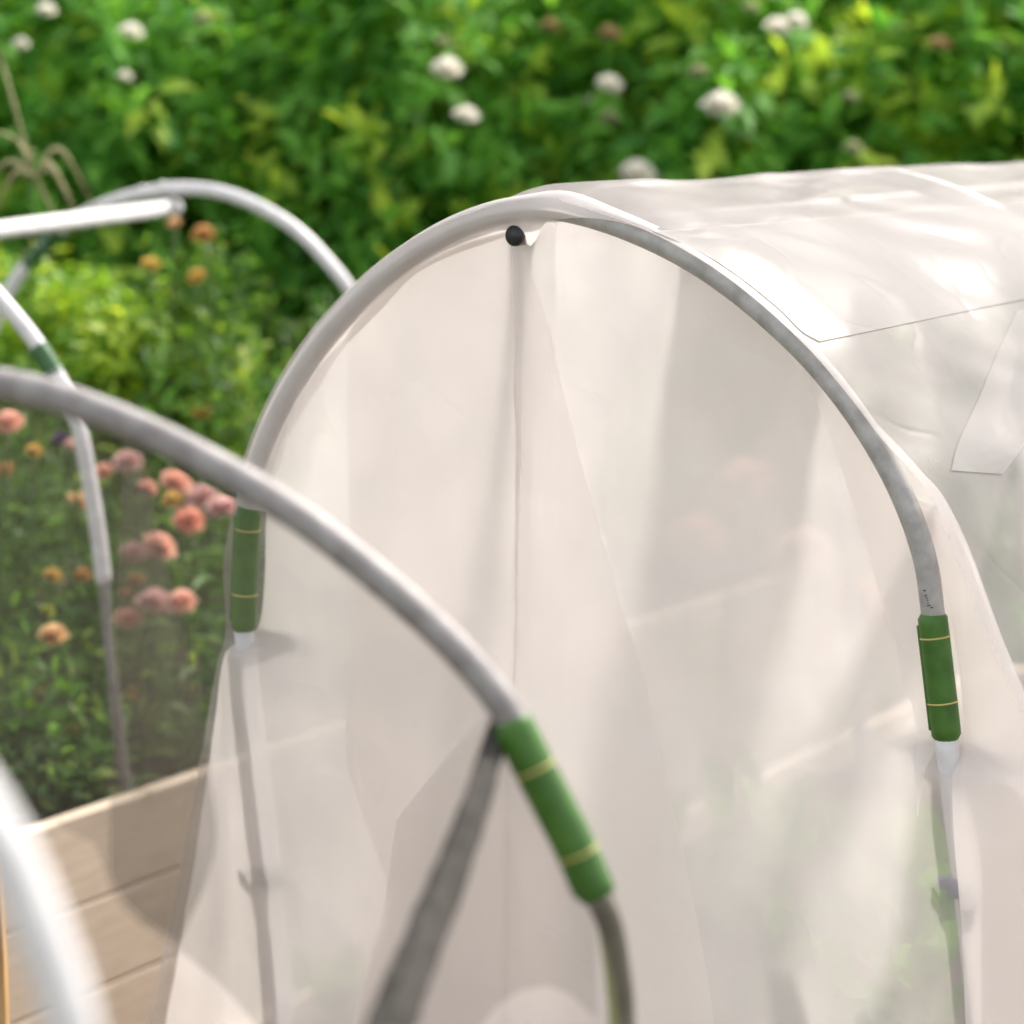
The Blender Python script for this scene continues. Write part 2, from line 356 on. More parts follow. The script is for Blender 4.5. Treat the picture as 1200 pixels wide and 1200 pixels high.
# ------------------------------------------------------------------ flowers
PEACH = [(.92, .62, .50), (.88, .52, .38)]; APRI = [(.82, .50, .20), (.72, .38, .12)]; PINK = [(.90, .66, .62), (.84, .55, .52)]
CORAL = [(.90, .48, .35), (.84, .40, .27)]; YEL = [(.78, .58, .14), (.70, .46, .08)]; ORG_ = [(.70, .42, .14), (.60, .32, .09)]
PUR = [(.16, .06, .22), (.10, .04, .16)]; RUST = [(.40, .10, .04), (.30, .07, .03)]; CREAM = [(.85, .62, .34), (.80, .52, .26)]
LIME = [(.45, .50, .06), (.35, .42, .05)]
def flower(px, py, pr, cols, label, Y, name='garden_flower', lean=None, hide=False, layers=5):
    p = at(px, py, Y); r = pr/F*Y*1.22
    bx = p.x + random.uniform(-.04, .04); by = p.y + random.uniform(.02, .10)
    t = thing(name, label, 'flower', (bx, by, ZB-.05), 'peach, pink and yellow flowers in the raised bed')
    f = lean or (-ray(px, py)*.6 + V((random.uniform(-.5, .5), random.uniform(-.2, .2), .75)))
    leaves('bloom', *bloom_mesh(p, r*random.uniform(.9, 1.15), f, cols, layers, random.uniform(.7, 1.5)), M['petal'], t, droop=.12)
    base = V((bx, by, ZB-.06)); mid = base.lerp(p, .55) + V((random.uniform(-.02, .02), 0, 0))
    path = smooth_path([base, mid, p - V(f).normalized()*r*.3], 6)
    MB().tube(path, .0028, 7).build('stem', M['stem'], t)
    P = []; D = []; Nn = []; L = []; W = []; C = []
    for k in range(12):
        q = path[1+int(rng.random()*(len(path)-3))]; th = rng.random()*6.28
        P.append(q); D.append((math.cos(th), math.sin(th), .35)); Nn.append((rng.normal(0, .3), rng.normal(0, .3), 1)); L.append(.05+.04*rng.random()); W.append(.012+.008*rng.random())
        C.append(lerp((.05, .12, .025), (.13, .24, .05), rng.random()))
    leaves('foliage', P, D, Nn, L, W, C, M['leaf2'], t, droop=.3)
    return t
FL = [(10, 491, 17, PEACH, 'peach bloom at the left edge just under the thick near arch', 3.45),
      (70, 514, 12, PUR, 'single dark purple flower under the near arch', 3.6),
      (84, 520, 9, PINK, 'small pale pink flower touching the purple one', 3.62),
      (40, 527, 12, YEL, 'small mustard yellow flower left of the purple one', 3.5),
      (92, 586, 17, CREAM, 'pale apricot flower hiding behind the thin leaning pole', 3.75),
      (120, 552, 15, PEACH, 'peach-pink flower touching the right side of the thin leaning pole', 3.7),
      (150, 538, 18, PINK, 'dusty pink flower topmost in the shaded fold of the net', 3.65),
      (173, 570, 11, PEACH, 'small peach flower between the shaded fold and the pink cluster', 3.6),
      (208, 562, 17, PEACH, 'light peach flower topping the cluster beside the green connector', 3.6),
      (201, 583, 11, YEL, 'bright yellow flower tucked under the light peach bloom', 3.5),
      (236, 578, 17, PINK, 'pink flower in the middle of the cluster beside the green connector', 3.7),
      (261, 591, 17, PINK, 'pale pink flower nearest the green connector of the covered tunnel', 3.65),
      (222, 607, 20, CORAL, 'coral orange bloom, the most vivid of the cluster under the arch', 3.5),
      (187, 638, 19, PEACH, 'peach flower half inside the shaded fold of the net', 3.45),
      (158, 645, 15, PINK, 'dull pink flower left of the half shaded peach one', 3.55),
      (62, 673, 12, YEL, 'small golden flower left of the thin pole at mid height', 3.5),
      (97, 672, 12, ORG_, 'small orange flower touching the thin pole on its left', 3.55),
      (160, 677, 11, ORG_, 'small orange flower in the shaded fold above the big pink ones', 3.5),
      (183, 702, 24, PINK, 'large dusty pink bloom at the centre of the shaded fold', 3.4),
      (212, 702, 18, PEACH, 'peach-pink bloom at the right rim of the shaded fold', 3.35),
      (152, 722, 17, PEACH, 'apricot pink bloom lowest in the shaded fold', 3.4),
      (62, 741, 19, CREAM, 'single pale apricot bloom standing alone at the lower left', 3.25),
      (56, 714, 9, LIME, 'small lime yellow bud just above the lone apricot bloom', 3.27),
      (155, 812, 9, ORG_, 'small orange bud low down near the planks', 3.3),
      (48, 812, 9, RUST, 'small rust red flower low at the left', 3.3),
      (85, 852, 9, RUST, 'rust red flower near the board top left of the dark pole', 3.25),
      (37, 880, 9, RUST, 'lowest rust red flower at the left over the board', 3.2),
      (162, 822, 8, RUST, 'tiny red flower under the small orange bud', 3.32),
      (6, 548, 10, ORG_, 'small brownish orange flower at the left picture edge', 3.6),
      (148, 695, 8, ORG_, 'little orange flower left of the large dusty pink bloom', 3.5),
      (204, 260, 8, CREAM, 'small pale cream bloom hanging just under the end of the ridge pole', 4.3),
      (238, 272, 12, ORG_, 'brown-orange flower right of the ridge pole end', 4.35),
      (177, 308, 12, YEL, 'yellow flower below the ridge pole end', 4.3),
      (229, 322, 10, YEL, 'smaller yellow flower lower right of the ridge pole end', 4.3),
      (237, 480, 9, ORG_, 'tiny orange flower against the dark hedge above the near arch', 4.1)]
random.seed(3)
for f in FL: flower(f[0], f[1], f[2], f[3], f[4], f[5])
# blooms that glimmer through the film
for (px, py, pr, c, Y, lab) in [(870, 560, 34, PEACH, 3.9, 'peach bloom glimmering through the film right of the centre crease'),
                                (940, 640, 36, PINK, 4.0, 'pink bloom glimmering through the film near the right hoop leg'),
                                (820, 620, 30, CORAL, 3.8, 'coral bloom glimmering low through the end film'),
                                (1010, 700, 34, PINK, 4.1, 'pink bloom faintly seen behind the right connector'),
                                (500, 700, 28, PEACH, 3.7, 'peach bloom faintly seen through the left of the end film')]:
    flower(px, py, pr, c, lab, Y)
# feathery bedding foliage filling the bed
def fill_foliage(name, n, pos, ll, lw, pal, kindtag, young=.1, label=None):
    cs = []; ds = []
    for i in range(n):
        p = pos(); cs.append(np.array(p)); ds.append(np.array([rng.normal(0, .4), rng.normal(0, .4), 1.]))
    P, D, Nn, L, W, C = sprigs(cs, ds, 7, ll, lw, pal, sprig_len=.13, young=young, spread=.8)
    o = leaves(name, P, D, Nn, L, W, C, M['leaf2']); return tag(o, label, kind=kindtag)
def bedpos():
    s = rng.uniform(-1.7, 2.4); off = rng.uniform(.05, 1.22)**1.0
    top = .10 + .26*min(1, off/.55) + .16*ss(.2, 1.0, s) + .05*noise.noise(V((s*4, off*4, 0)))
    return bed_pt(s, off, ZB - .04 + top*rng.random()**.7)
midp = [(.035, .10, .02), (.10, .20, .04), (.22, .30, .06)]
fill_foliage('bedding_foliage', 2300, bedpos, .055, .012, midp, 'stuff', young=.12, label='dense fine mid green foliage filling the raised bed between the flowers')
# yellow-green tufts at the back of the bed
yel = [(.11, .25, .035), (.25, .40, .055), (.46, .54, .08)]
def tuft(px, py, Y, w, h, n, label, pal=yel, young=.35, ll=.05, lw=.02):
    top = at(px, py, Y); t = thing('leafy_plant', label, 'plant', (top.x, top.y, ZB-.05), 'leafy plants at the back of the raised bed')
    cs = []; ds = []
    for i in range(n):
        a = rng.random()*6.28; r = math.sqrt(rng.random())*w; z = top.z - h*rng.random()**1.2 - .6*max(0, r-w*.4)
        cs.append(np.array([top.x+math.cos(a)*r, top.y+math.sin(a)*r*.8, z])); ds.append(np.array([math.cos(a)*.4, math.sin(a)*.4, 1]))
    P, D, Nn, L, W, C = sprigs(cs, ds, 8, ll, lw, pal, sprig_len=.10, young=young)
    leaves('foliage', P, D, Nn, L, W, C, M['leaf2'], t)
    b = MB()
    for k in range(6):
        a = k*1.05; e = V((top.x+math.cos(a)*w*.5, top.y+math.sin(a)*w*.4, top.z-h*.25)); b.tube([V((top.x, top.y, ZB-.07)), V((top.x, top.y, ZB+.1)).lerp(e, .4), e], .003, 6)
    b.build('stem', M['stem'], t); return t
tuft(20, 310, 4.55, .20, .50, 230, 'lime green leafy plant at the left edge under the ridge pole')
tuft(110, 355, 4.45, .22, .46, 260, 'yellow-green leafy plant inside the bare arch, left of the yellow flower')
tuft(190, 370, 4.45, .17, .46, 190, 'yellow-green leafy plant right of its neighbour below the ridge pole end', pal=[(.08, .17, .03), (.16, .28, .04), (.34, .42, .06)])
tuft(235, 300, 4.55, .10, .55, 90, 'slim mid green plant carrying the brown-orange flower', pal=midp, young=.2)
tuft(60, 900, 3.22, .07, .12, 40, 'broad leaved pale green plant over the board edge at lower left', pal=[(.06, .13, .04), (.14, .24, .09), (.3, .38, .1)], ll=.06, lw=.035)
tuft(215, 885, 3.42, .05, .10, 26, 'pale broad leaved plant at the board edge beside the film', pal=[(.10, .15, .07), (.2, .27, .13), (.3, .38, .16)], ll=.055, lw=.035)
tuft(20, 830, 3.3, .07, .2, 50, 'bright green leafy plant at the left edge over the board', pal=[(.05, .15, .02), (.12, .28, .03), (.25, .4, .05)], ll=.06, lw=.03)
# arching seed head
gp = at(38, 215, 4.0)
gr = thing('ornamental_grass', 'dry beige arching seed head rising above the ridge pole at upper left', 'grass plant', (gp.x, gp.y, ZB-.05))
MB().tube(smooth_path([V((gp.x-.03, gp.y, ZB-.06)), V((gp.x-.015, gp.y, 1.1)), gp, at(40, 178, 4.0)], 5), .0022, 6).build('stem', M['stem'], gr)
M['straw'] = simple('straw', (.34, .30, .16), (.24, .24, .10), rough=.8)
b = MB()
for (mx, my, ex, ey, w) in [(70, 175, 112, 245, .003), (60, 195, 100, 275, .003), (10, 190, -30, 225, .003), (20, 165, -20, 150, .0025), (52, 230, 70, 262, .003), (15, 205, -10, 262, .0025), (60, 200, 85, 230, .003), (10, 100, 0, 60, .0018)]:
    a0 = at(40, 205, 4.0); b.tube(smooth_path([a0, at(mx, my, 4.0+random.uniform(-.05, .05)), at(ex, ey, 4.0+random.uniform(-.08, .08))], 7), w, 6, rad=lambda u, w=w: w*(.35+1.3*math.sin(math.pi*min(1, u+.12))))
b.tube([at(34, 212, 4.0), at(38, 175, 4.0)], .006, 7, rad=lambda u: .007*(.4+math.sin(math.pi*u)))
b.build('seed_head', M['straw'], gr)

# ------------------------------------------------------------------ hoop helpers
def plane_pts(px, P0, n): return [on_plane(x, y, P0, n) for x, y in px]
def connector(pts, r, parent, m, bands=(.24, .74), mb=None, key=True):
    b = MB(); path = smooth_path(pts, 10); n = len(path)
    def rad(u):
        e = min(u, 1-u); return r*(1.0 if e > .06 else math.sqrt(max(.0, 1-((.06-e)/.06)**2*.55)))
    b.tube(path, r, 22, rad=rad)
    # a moulded rib along the sleeve
    nrm = (CAM - path[n//2]).normalized(); tan = (path[-1]-path[0]).normalized(); sd = tan.cross(nrm).normalized()
    b.tube([p + sd*r*.86 for p in path[2:-2]], r*.28, 8)
    o = b.build('connector', m, parent)
    for u in bands:
        i = int(u*(n-1)); q = path[i]; t = (path[i+1]-path[i-1]).normalized()
        MB().tube([q-t*r*.05, q+t*r*.05], r*1.045, 22).build('band', mb or M['band'], o)
    return o
# ------------------------------------------------------------------ covered tunnel frame
C0px = [(292, 592), (300, 555), (312, 520), (328, 482), (352, 438), (385, 391), (425, 347), (470, 308), (520, 276), (570, 255), (615, 246), (655, 246), (705, 258), (755, 277), (805, 302), (855, 335), (905, 376), (955, 425), (1000, 481), (1040, 545), (1067, 603), (1085, 660), (1093, 716)]
C0c = plane_pts(C0px, C0P, T)
C0leftcon = plane_pts([(292, 590), (288, 665), (285, 742)], C0P, T); C0rightcon = plane_pts([(1092, 716), (1101, 792), (1110, 869)], C0P, T)
C0leftleg = plane_pts([(285, 735), (302, 880), (319, 1030), (333, 1200), (345, 1400)], C0P, T); C0rightleg = plane_pts([(1108, 860), (1120, 960), (1133, 1060), (1147, 1200), (1165, 1420)], C0P, T)
frame = thing('hoop_tunnel', 'pale galvanised hoop frame carrying the translucent film tunnel on the right', 'tunnel frame', (C0P.x, C0P.y, 0))
PR = .0103
SP = .684
def pole_to_ground(leg):
    d = (leg[-1]-leg[-2]).normalized(); q = leg[-1]; L_ = q.z/-d.z; return leg + [q + d*L_*k/8 for k in range(1, 9)]
for k in range(4):
    sh = T*SP*k
    sc_ = V((0, 0, .012 if k else 0))
    h = MB().tube([p+sh+sc_ for p in smooth_path([C0leftcon[1]]+C0c+[C0rightcon[1]], 5)], PR, 16).build('hoop', M['pipe'], frame)
    for con, leg in ((C0leftcon, C0leftleg), (C0rightcon, C0rightleg)):
        connector([p+sh for p in con], .0128, frame, M['green'])
        MB().tube([p+sh for p in smooth_path(pole_to_ground(leg), 5)], PR, 14).build('leg', M['white_pipe'], frame)
crown = on_plane(605, 276, C0P-T*.003, T)
rp = MB().tube([crown, crown+T*SP*3.05+V((0, 0, .01))], .0095, 16).build('ridge_pole', M['pipe'], frame)
MB().tube([crown-T*.004, crown+T*.001], .0098, 18).build('end_cap', M['black'], rp)
# printed marks on the pipe just above the right sleeve
g = MB(); pm = on_plane(1088, 690, C0P, T); tp_ = (C0c[-1]-C0c[-3]).normalized(); vw = (CAM-pm).normalized(); sd_ = tp_.cross(vw).normalized(); fr = sd_.cross(tp_).normalized()
if fr.dot(vw) < 0: fr = -fr
for k in range(8): g.box(C0c[-1] - tp_*(.004+.0022*k) + fr*PR*.97 + sd_*.001*(k % 2), sd_*(.0028 if k % 3 else .0018), fr*.0004, tp_*.0005)
g.build('printed_mark', M['black'], frame, smooth=False)
# clamps on the legs seen through the film
q = on_plane(1128, 1038, C0P, T); g = MB().tube([q-V((0, 0, .008)), q+V((0, 0, .008))], .0125, 16); g.box(q-T*.001, S0*.022, T*.004, V((0, 0, .005))); g.build('clip', M['blue'], frame)
q = on_plane(318, 1026, C0P, T); g = MB().tube([q-V((0, 0, .012)), q+V((0, 0, .012))], .0130, 16); g.box(q-S0*.018, S0*.020, T*.004, V((0, 0, .004))); g.build('clamp', M['clampgrey'], frame)

# ------------------------------------------------------------------ tunnel cover
cover = thing('tunnel_cover', 'milky translucent polythene cover draped over the hoops with a gathered end curtain', 'tunnel cover', (C0P.x, C0P.y+.2, 0))
# roof profile in the hoop plane: outside of the crown, leaving the hoop at the shoulders and flaring out
prof_px = [(120, 1500), (160, 1300), (196, 1140), (232, 960), (262, 790), (275, 735), (272, 660), (284, 590), (296, 535), (318, 478), (345, 428), (378, 381), (418, 337), (465, 297), (516, 266), (562, 248), (600, 235), (654, 231), (676, 238), (706, 247), (757, 265), (808, 290), (860, 323), (911, 364), (962, 413), (1008, 468), (1042, 512), (1096, 575), (1130, 650), (1162, 732), (1200, 822), (1262, 970), (1345, 1160), (1430, 1400)]
prof = smooth_path(plane_pts(prof_px, C0P, T), 6)
np_ = len(prof); ctr = (C0leftcon[0]+C0rightcon[0])/2
def out_dir(i):
    t = (prof[min(i+1, np_-1)]-prof[max(i-1, 0)]).normalized(); n = T.cross(t); 
    if n.dot(prof[i]-ctr) < 0: n = -n
    return n.normalized()
OD = [out_dir(i) for i in range(np_)]
NS = 150; SL = SP*3.1
vs = []; fs = []
for j in range(NS+1):
    s = -.014 + (SL+.014)*j/NS; w = (s/SP) % 1.0; sag = math.sin(math.pi*w)**1.0 if s > 0 else 0
    for i in range(np_):
        u = i/(np_-1); p = prof[i] + T*s
        lift = .012 if s > .05 else .012*max(0, s/.05)
        a = .5 - abs(u-.5)                      # 0 at hems, .5 at crown
        cr_ = ss(.25, .5, a); amp = .022 - .017*cr_
        d = -sag*amp
        ang = u*34
        # tension folds fanning from the hoops
        f1 = noise.noise(V((u*9 + s*3.6, (s-u)*1.0, 1.3))); f2 = noise.noise(V((u*24 - s*9.0, s*1.3+u*2, 7.7))); f3 = noise.noise(V((u*6, s*2.6, 4.1)))
        ridge = (1-abs(f1)*2.2)
        d += sag*(.018*ridge + .004*f2 + .010*f3)*(1-.75*cr_) + (.0015*f2 if s > .01 else 0)
        near = math.exp(-((s)/.03)**2)
        vs.append(p + OD[i]*d + V((0, 0, lift)) )
for j in range(NS):
    for i in range(np_-1): a = j*np_+i; fs.append((a, a+1, a+np_+1, a+np_))
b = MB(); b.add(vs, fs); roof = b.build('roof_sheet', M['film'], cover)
BV = BVHTree.FromPolygons(vs, fs)
def ruled(left, right, nu, nv, fn):
    Lp = smooth_path([V((x, y, 0)) for x, y in left], 12); Rp = smooth_path([V((x, y, 0)) for x, y in right], 12)
    def samp(P, t): k = t*(len(P)-1); i = min(int(k), len(P)-2); return P[i].lerp(P[i+1], k-i)
    vs = []; fs = []
    for j in range(nv+1):
        a = samp(Lp, j/nv); c = samp(Rp, j/nv)
        for i in range(nu+1): q = a.lerp(c, i/nu); vs.append(fn(q.x, q.y))
    for j in range(nv):
        for i in range(nu): k = j*(nu+1)+i; fs.append((k, k+1, k+nu+2, k+nu+1))
    return vs, fs
# end curtain, hung just inside the hoop and in front of the legs lower down
def ss(a, b, x):
    t = min(1, max(0, (x-a)/(b-a))); return t*t*(3-2*t)
def leg_u(leg, z):
    for a, c in zip(leg, leg[1:]):
        if z >= c.z: break
    t = min(1.3, max(0, (a.z-z)/(a.z-c.z))); return (a.lerp(c, t)-C0P).dot(S0)
def curtain(px, py, off=0.0):
    q = on_plane(px, py, C0P, T); u = (q-C0P).dot(S0); z = q.z
    low = ss(.975, .87, z); leg = max(math.exp(-((u-leg_u(C0leftleg, z))/.05)**2), math.exp(-((u-leg_u(C0rightleg, z))/.05)**2))
    d = .016 - low*.008 - (.026)*leg*ss(.953, .928, z)
    hang = ss(1.36, 1.0, z)
    d += hang*(1-.92*leg*low)*(.016*noise.noise(V((u*7, z*.8, 2))) + .006*noise.noise(V((u*22, z*1.2, 5)))) + .002*noise.noise(V((u*30, z*18, 9)))
    uc = (on_plane(603, 400, C0P, T)-C0P).dot(S0); zc = crown.z - .012
    d += -.013*math.exp(-abs(u-uc)/.006)*(.35+.65*ss(.9, 1.35, z)) - .006*math.exp(-math.hypot(u-uc, z-zc)/.035) + .012*math.exp(-abs(u-uc-.03)/.02)*ss(1.0, 1.38, z)
    if low <= 0 : d = max(d, -.002) if abs(u) > .30 else d
    return q + T*(d-off)
arcL = [(606, 262), (560, 268), (510, 288), (460, 322), (415, 366), (375, 412), (345, 460), (322, 510), (306, 560), (300, 610), (298, 665), (292, 735), (272, 765), (258, 830), (240, 920), (222, 1020), (205, 1120), (190, 1210), (165, 1400)]
arcR = [(610, 262), (660, 262), (710, 272), (760, 292), (812, 322), (862, 358), (910, 400), (958, 440), (1004, 486), (1042, 524), (1070, 556), (1096, 586), (1128, 655), (1146, 700), (1165, 745), (1200, 825), (1262, 972), (1320, 1100), (1400, 1400)]
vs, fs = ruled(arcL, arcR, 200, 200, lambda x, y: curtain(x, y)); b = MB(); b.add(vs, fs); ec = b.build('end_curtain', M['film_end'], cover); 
def pix(p):
    q = p-CAM; k = F/q.dot(FWD); return 600+q.dot(RT)*k, 600-q.dot(UP)*k
ta = ec.data.attributes.new('thin', 'FLOAT', 'POINT')      # single, cleaner layer of film beside the right leg
for k, p in enumerate(vs):
    x, y = pix(p); e = 1078-(y-905)*.20+5*math.sin(y*.03)
    ta.data[k].value = .30*ss(e-12, e+26, x)*ss(1172, 1148, x)*ss(905, 945, y+.5*(1115-x)) if y > 880 else 0
def panel(name, left, right, off, m='film_fold', nu=60, nv=120):
    vs, fs = ruled(left, right, nu, nv, lambda x, y: curtain(x, y, off)); b = MB(); b.add(vs, fs); return b.build(name, M[m], cover)
panel('front_fold', [(606, 262), (540, 276), (470, 316), (412, 372), (400, 420), (401, 560), (402, 760), (403, 900), (440, 1000), (460, 1050), (440, 1120), (415, 1210), (390, 1400)],
      [(606, 262), (618, 330), (640, 420), (662, 500), (688, 590), (712, 670), (738, 760), (758, 840), (775, 910), (795, 1000), (812, 1090), (832, 1210), (850, 1400)], .006)
panel('seam', [(604, 292), (602, 420), (600, 600), (598, 800), (597, 1000), (596, 1400)], [(610, 292), (608, 420), (605, 600), (603, 800), (602, 1000), (600, 1400)], .0075, nu=4)
panel('lower_fold', [(470, 960), (455, 1060), (430, 1140), (412, 1210), (380, 1400)], [(600, 800), (640, 900), (690, 1010), (720, 1100), (745, 1210), (760, 1400)], .013)
panel('side_fold', [(880, 372), (925, 425), (962, 500), (998, 610), (1028, 715), (1052, 800), (1068, 860), (1077, 905), (1084, 950)],
      [(890, 374), (955, 445), (1000, 505), (1036, 566), (1066, 640), (1080, 720), (1092, 800), (1094, 870), (1085, 952)], .007)
if 0: panel('inner_fold', [(700, 620), (720, 760), (770, 900), (800, 1040), (820, 1210), (840, 1400)], [(1010, 640), (1040, 780), (1072, 912), (1048, 1040), (1022, 1210), (1000, 1400)], -.010, m='film_end')
panel('corner_fold', [(1128, 872), (1132, 890), (1150, 940), (1162, 1000), (1164, 1080), (1166, 1210), (1170, 1400)], [(1134, 872), (1160, 892), (1200, 930), (1250, 1000), (1280, 1080), (1330, 1210), (1400, 1400)], .012)
panel('side_flap', [(1062, 588), (1070, 612), (1085, 660), (1102, 720), (1116, 800), (1124, 900), (1140, 1100), (1150, 1400)], [(1064, 586), (1100, 606), (1128, 655), (1158, 732), (1192, 815), (1226, 900), (1310, 1100), (1420, 1400)], .004)
def wrap(px, py):
    q = on_plane(px, py, C0P, T); return q
Pc = smooth_path([p for p in C0c], 4); vs = []; fs = []; nw = 12
keep = [i for i, p in enumerate(Pc) if i < len(Pc)*.60]
for i in keep:
    t = (Pc[min(i+1, len(Pc)-1)]-Pc[max(i-1, 0)]).normalized(); n = T.cross(t)
    if n.dot(Pc[i]-ctr) < 0: n = -n
    n.normalize(); u = i/len(Pc)
    pk = math.exp(-((u-.505)/.035)**2); inner = .012 + .008*noise.noise(V((u*14, 3, 1))) + .030*math.exp(-((u-.455)/.022)**2) + .034*math.exp(-((u-.57)/.028)**2) 
    for k in range(nw+1):
        v = k/nw*(1-.75*ss(.40, .60, u))
        if v < .6: th = math.pi*(.5+ .0 - v/.6*.9); o = n*math.sin(th)*.0125 - T*math.cos(th)*.0125 if False else n*(.0135*math.cos(v/.6*2.1) + .005*pk*(1-v/.6)) - T*(.0135*math.sin(v/.6*2.1))
        else:
            w_ = (v-.6)/.4; o = n*(-.0068-inner*w_) - T*(.0117*(1-w_)-.009*w_)
        vs.append(Pc[i]+o)
for i in range(len(keep)-1):
    for k in range(nw): a = i*(nw+1)+k; fs.append((a, a+1, a+nw+2, a+nw+1))
b = MB(); b.add(vs, fs); b.build('hoop_wrap', M['film_fold'], cover)
# doubled film on the roof
def on_roof(off):
    def fn(x, y):
        d = ray(x, y); h = BV.ray_cast(CAM, d)
        if h[0] is None: return CAM + d*2.6
        n = h[1] if h[1].dot(d) < 0 else -h[1]
        return h[0] + n*off
    return fn
vs, fs = ruled([(765, 272), (812, 292), (862, 322), (912, 362), (938, 388), (960, 401)], [(1330, 228), (1330, 250), (1330, 280), (1330, 300), (1330, 314), (1330, 324)], 110, 30, on_roof(.001))
b = MB(); b.add(vs, fs); b.build('roof_overlap', M['film_patch'], cover)
vs, fs = ruled([(1192, 365), (1170, 410), (1145, 470), (1122, 520), (1114, 552)], [(1290, 345), (1262, 400), (1230, 460), (1200, 520), (1174, 556)], 40, 40, on_roof(.0012))
b = MB(); b.add(vs, fs); b.build('roof_patch', M['film_patch'], cover)

# greens growing inside the covered tunnel
def in_tunnel(px, py, Y, n, h, w, label, pal, ll=.11, lw=.05):
    top = at(px, py, Y); t = thing('salad_plant', label, 'plant', (top.x, top.y, .5), 'leafy crops inside the covered tunnel')
    P = []; D = []; Nn = []; L = []; W = []; C = []
    for k in range(n):
        a = rng.random()*6.28; r = w*rng.random(); z = top.z - h*rng.random()
        P.append((top.x+math.cos(a)*r*.5, top.y+math.sin(a)*r*.5, z-ll*.5)); D.append((math.cos(a)*.5, math.sin(a)*.5, 1.2)); Nn.append((-math.cos(a), -math.sin(a), .5)); L.append(ll*(.7+.6*rng.random())); W.append(lw*(.7+.6*rng.random())); C.append(lerp(pal[0], pal[1], rng.random()))
    leaves('foliage', P, D, Nn, L, W, C, M['leaf2'], t)
    MB().tube([V((top.x, top.y, .48)), V((top.x+.01, top.y, top.z-h*.3))], .006, 7).build('stem', M['stem'], t)
gpal = [(.06, .17, .03), (.14, .30, .05)]
in_tunnel(1085, 975, 2.16, 60, .40, .08, 'leafy green crop seen through clear film beside the right leg', gpal)
in_tunnel(1045, 1110, 2.18, 50, .25, .08, 'green crop low through the film at lower right', gpal)
in_tunnel(900, 900, 2.9, 70, .35, .2, 'blurred green crop behind the middle of the end film', gpal)
in_tunnel(760, 960, 3.0, 60, .35, .2, 'blurred green crop behind the dark gap of the end film', gpal)
in_tunnel(400, 1130, 2.6, 40, .25, .1, 'dim green crop behind the lower left of the end film', gpal)
# bed under the covered tunnel
CB = V((C0P.x, C0P.y, 0)); tb = thing('tunnel_bed', 'timber raised bed under the film tunnel, dimly seen through the film', 'raised bed', CB + T*.9)
zt = .50
for sgn in (-1, 1): MB().box(CB + T*.95 + S0*.43*sgn + V((0, 0, zt/2)), T*1.1, S0*.0125, V((0, 0, zt/2))).build('side_board', M['board'], tb, smooth=False)
for s in (-.165, 2.065): MB().box(CB + T*s + V((0, 0, zt/2)), T*.0125, S0*.445, V((0, 0, zt/2))).build('end_board', M['board'], tb, smooth=False)
MB().box(CB + T*.95 + V((0, 0, zt-.05)), T*1.09, S0*.415, V((0, 0, .01))).build('soil', M['soil'], tb, smooth=False)

# ------------------------------------------------------------------ bare arch frame over the flower bed (two hoops and a ridge pole)
H3P = at(205, 243, 4.0); H2P = at(150, 930, 3.16)
H3px = [(8, 345), (22, 322), (50, 288), (85, 259), (130, 237), (185, 223), (225, 221), (265, 227), (305, 243), (345, 268), (380, 302), (415, 347), (442, 400), (462, 470), (472, 560)]
H3 = plane_pts(H3px, H3P, T2)
H2px = [(-330, 360), (-270, 310), (-200, 280), (-130, 276), (-70, 293), (-30, 318), (0, 350), (28, 383), (50, 413), (72, 450), (92, 500), (104, 560), (114, 620), (122, 684)]
H2 = plane_pts(H2px, H2P, T2)
arch = thing('arch_frame', 'white tubular frame with bare arches and a ridge pole standing over the flower bed', 'tunnel frame', (H2P.x-.2, H2P.y+.4, ZB-.05))
MB().tube(smooth_path(H3, 6), PR*1.08, 16).build('hoop', M['white_pipe'], arch)
MB().tube(smooth_path(H2, 6), PR*1.08, 16).build('hoop', M['white_pipe'], arch)
l3 = plane_pts([(30, 311), (8, 348), (-14, 400), (-26, 470), (-32, 560), (-36, 800)], H3P, T2)
MB().tube(smooth_path(l3, 6), PR*1.08, 14).build('leg', M['white_pipe'], arch)
l3 = plane_pts([(472, 555), (478, 700), (480, 900)], H3P, T2); MB().tube(smooth_path(l3, 6), PR*1.08, 14).build('leg', M['white_pipe'], arch)
l2 = plane_pts([(121, 675), (130, 780), (141, 870), (152, 945), (154, 960)], H2P, T2); MB().tube(smooth_path(l2, 6), PR*.7, 14).build('leg', M['dull_pipe'], arch)
l2 = plane_pts([(-330, 360), (-380, 450), (-410, 600), (-420, 960)], H2P, T2); MB().tube(smooth_path(l2, 6), PR*.9, 14).build('leg', M['white_pipe'], arch)
connector(plane_pts([(72, 268), (52, 287), (30, 312)], H3P, T2), .0128, arch, M['dark_green'], bands=(.5,), mb=M['screw'])
connector(plane_pts([(44, 405), (54, 420), (66, 440)], H2P, T2), .0128, arch, M['dark_green'], bands=(.9,), mb=M['screw'])
e1 = at(203, 243, 4.0) - T2*.0; e0 = H2[3] + T2*0 - V((0, 0, .012)); dr = (e0-e1).normalized()
rp2 = MB().tube([e1, e0, e0+dr*.5], .0135, 16).build('ridge_pole', M['white_pipe'], arch)
MB().tube([e1-dr*.012, e1-dr*.002, e1+dr*.012], .016, 16, rad=lambda u: .016*(.75 if u < .1 else 1)).build('end_cap', M['white_pipe'], rp2)
MB().tube([e1+dr*.022, e1+dr*.027], .0145, 16).build('clamp_ring', M['screw'], rp2)
g = MB()
for x, y in ((166, 221), (190, 216)): g.ball(on_plane(x, y, H3P-T2*.004, T2), .006, 8)
g.build('bolt', M['screw'], arch)

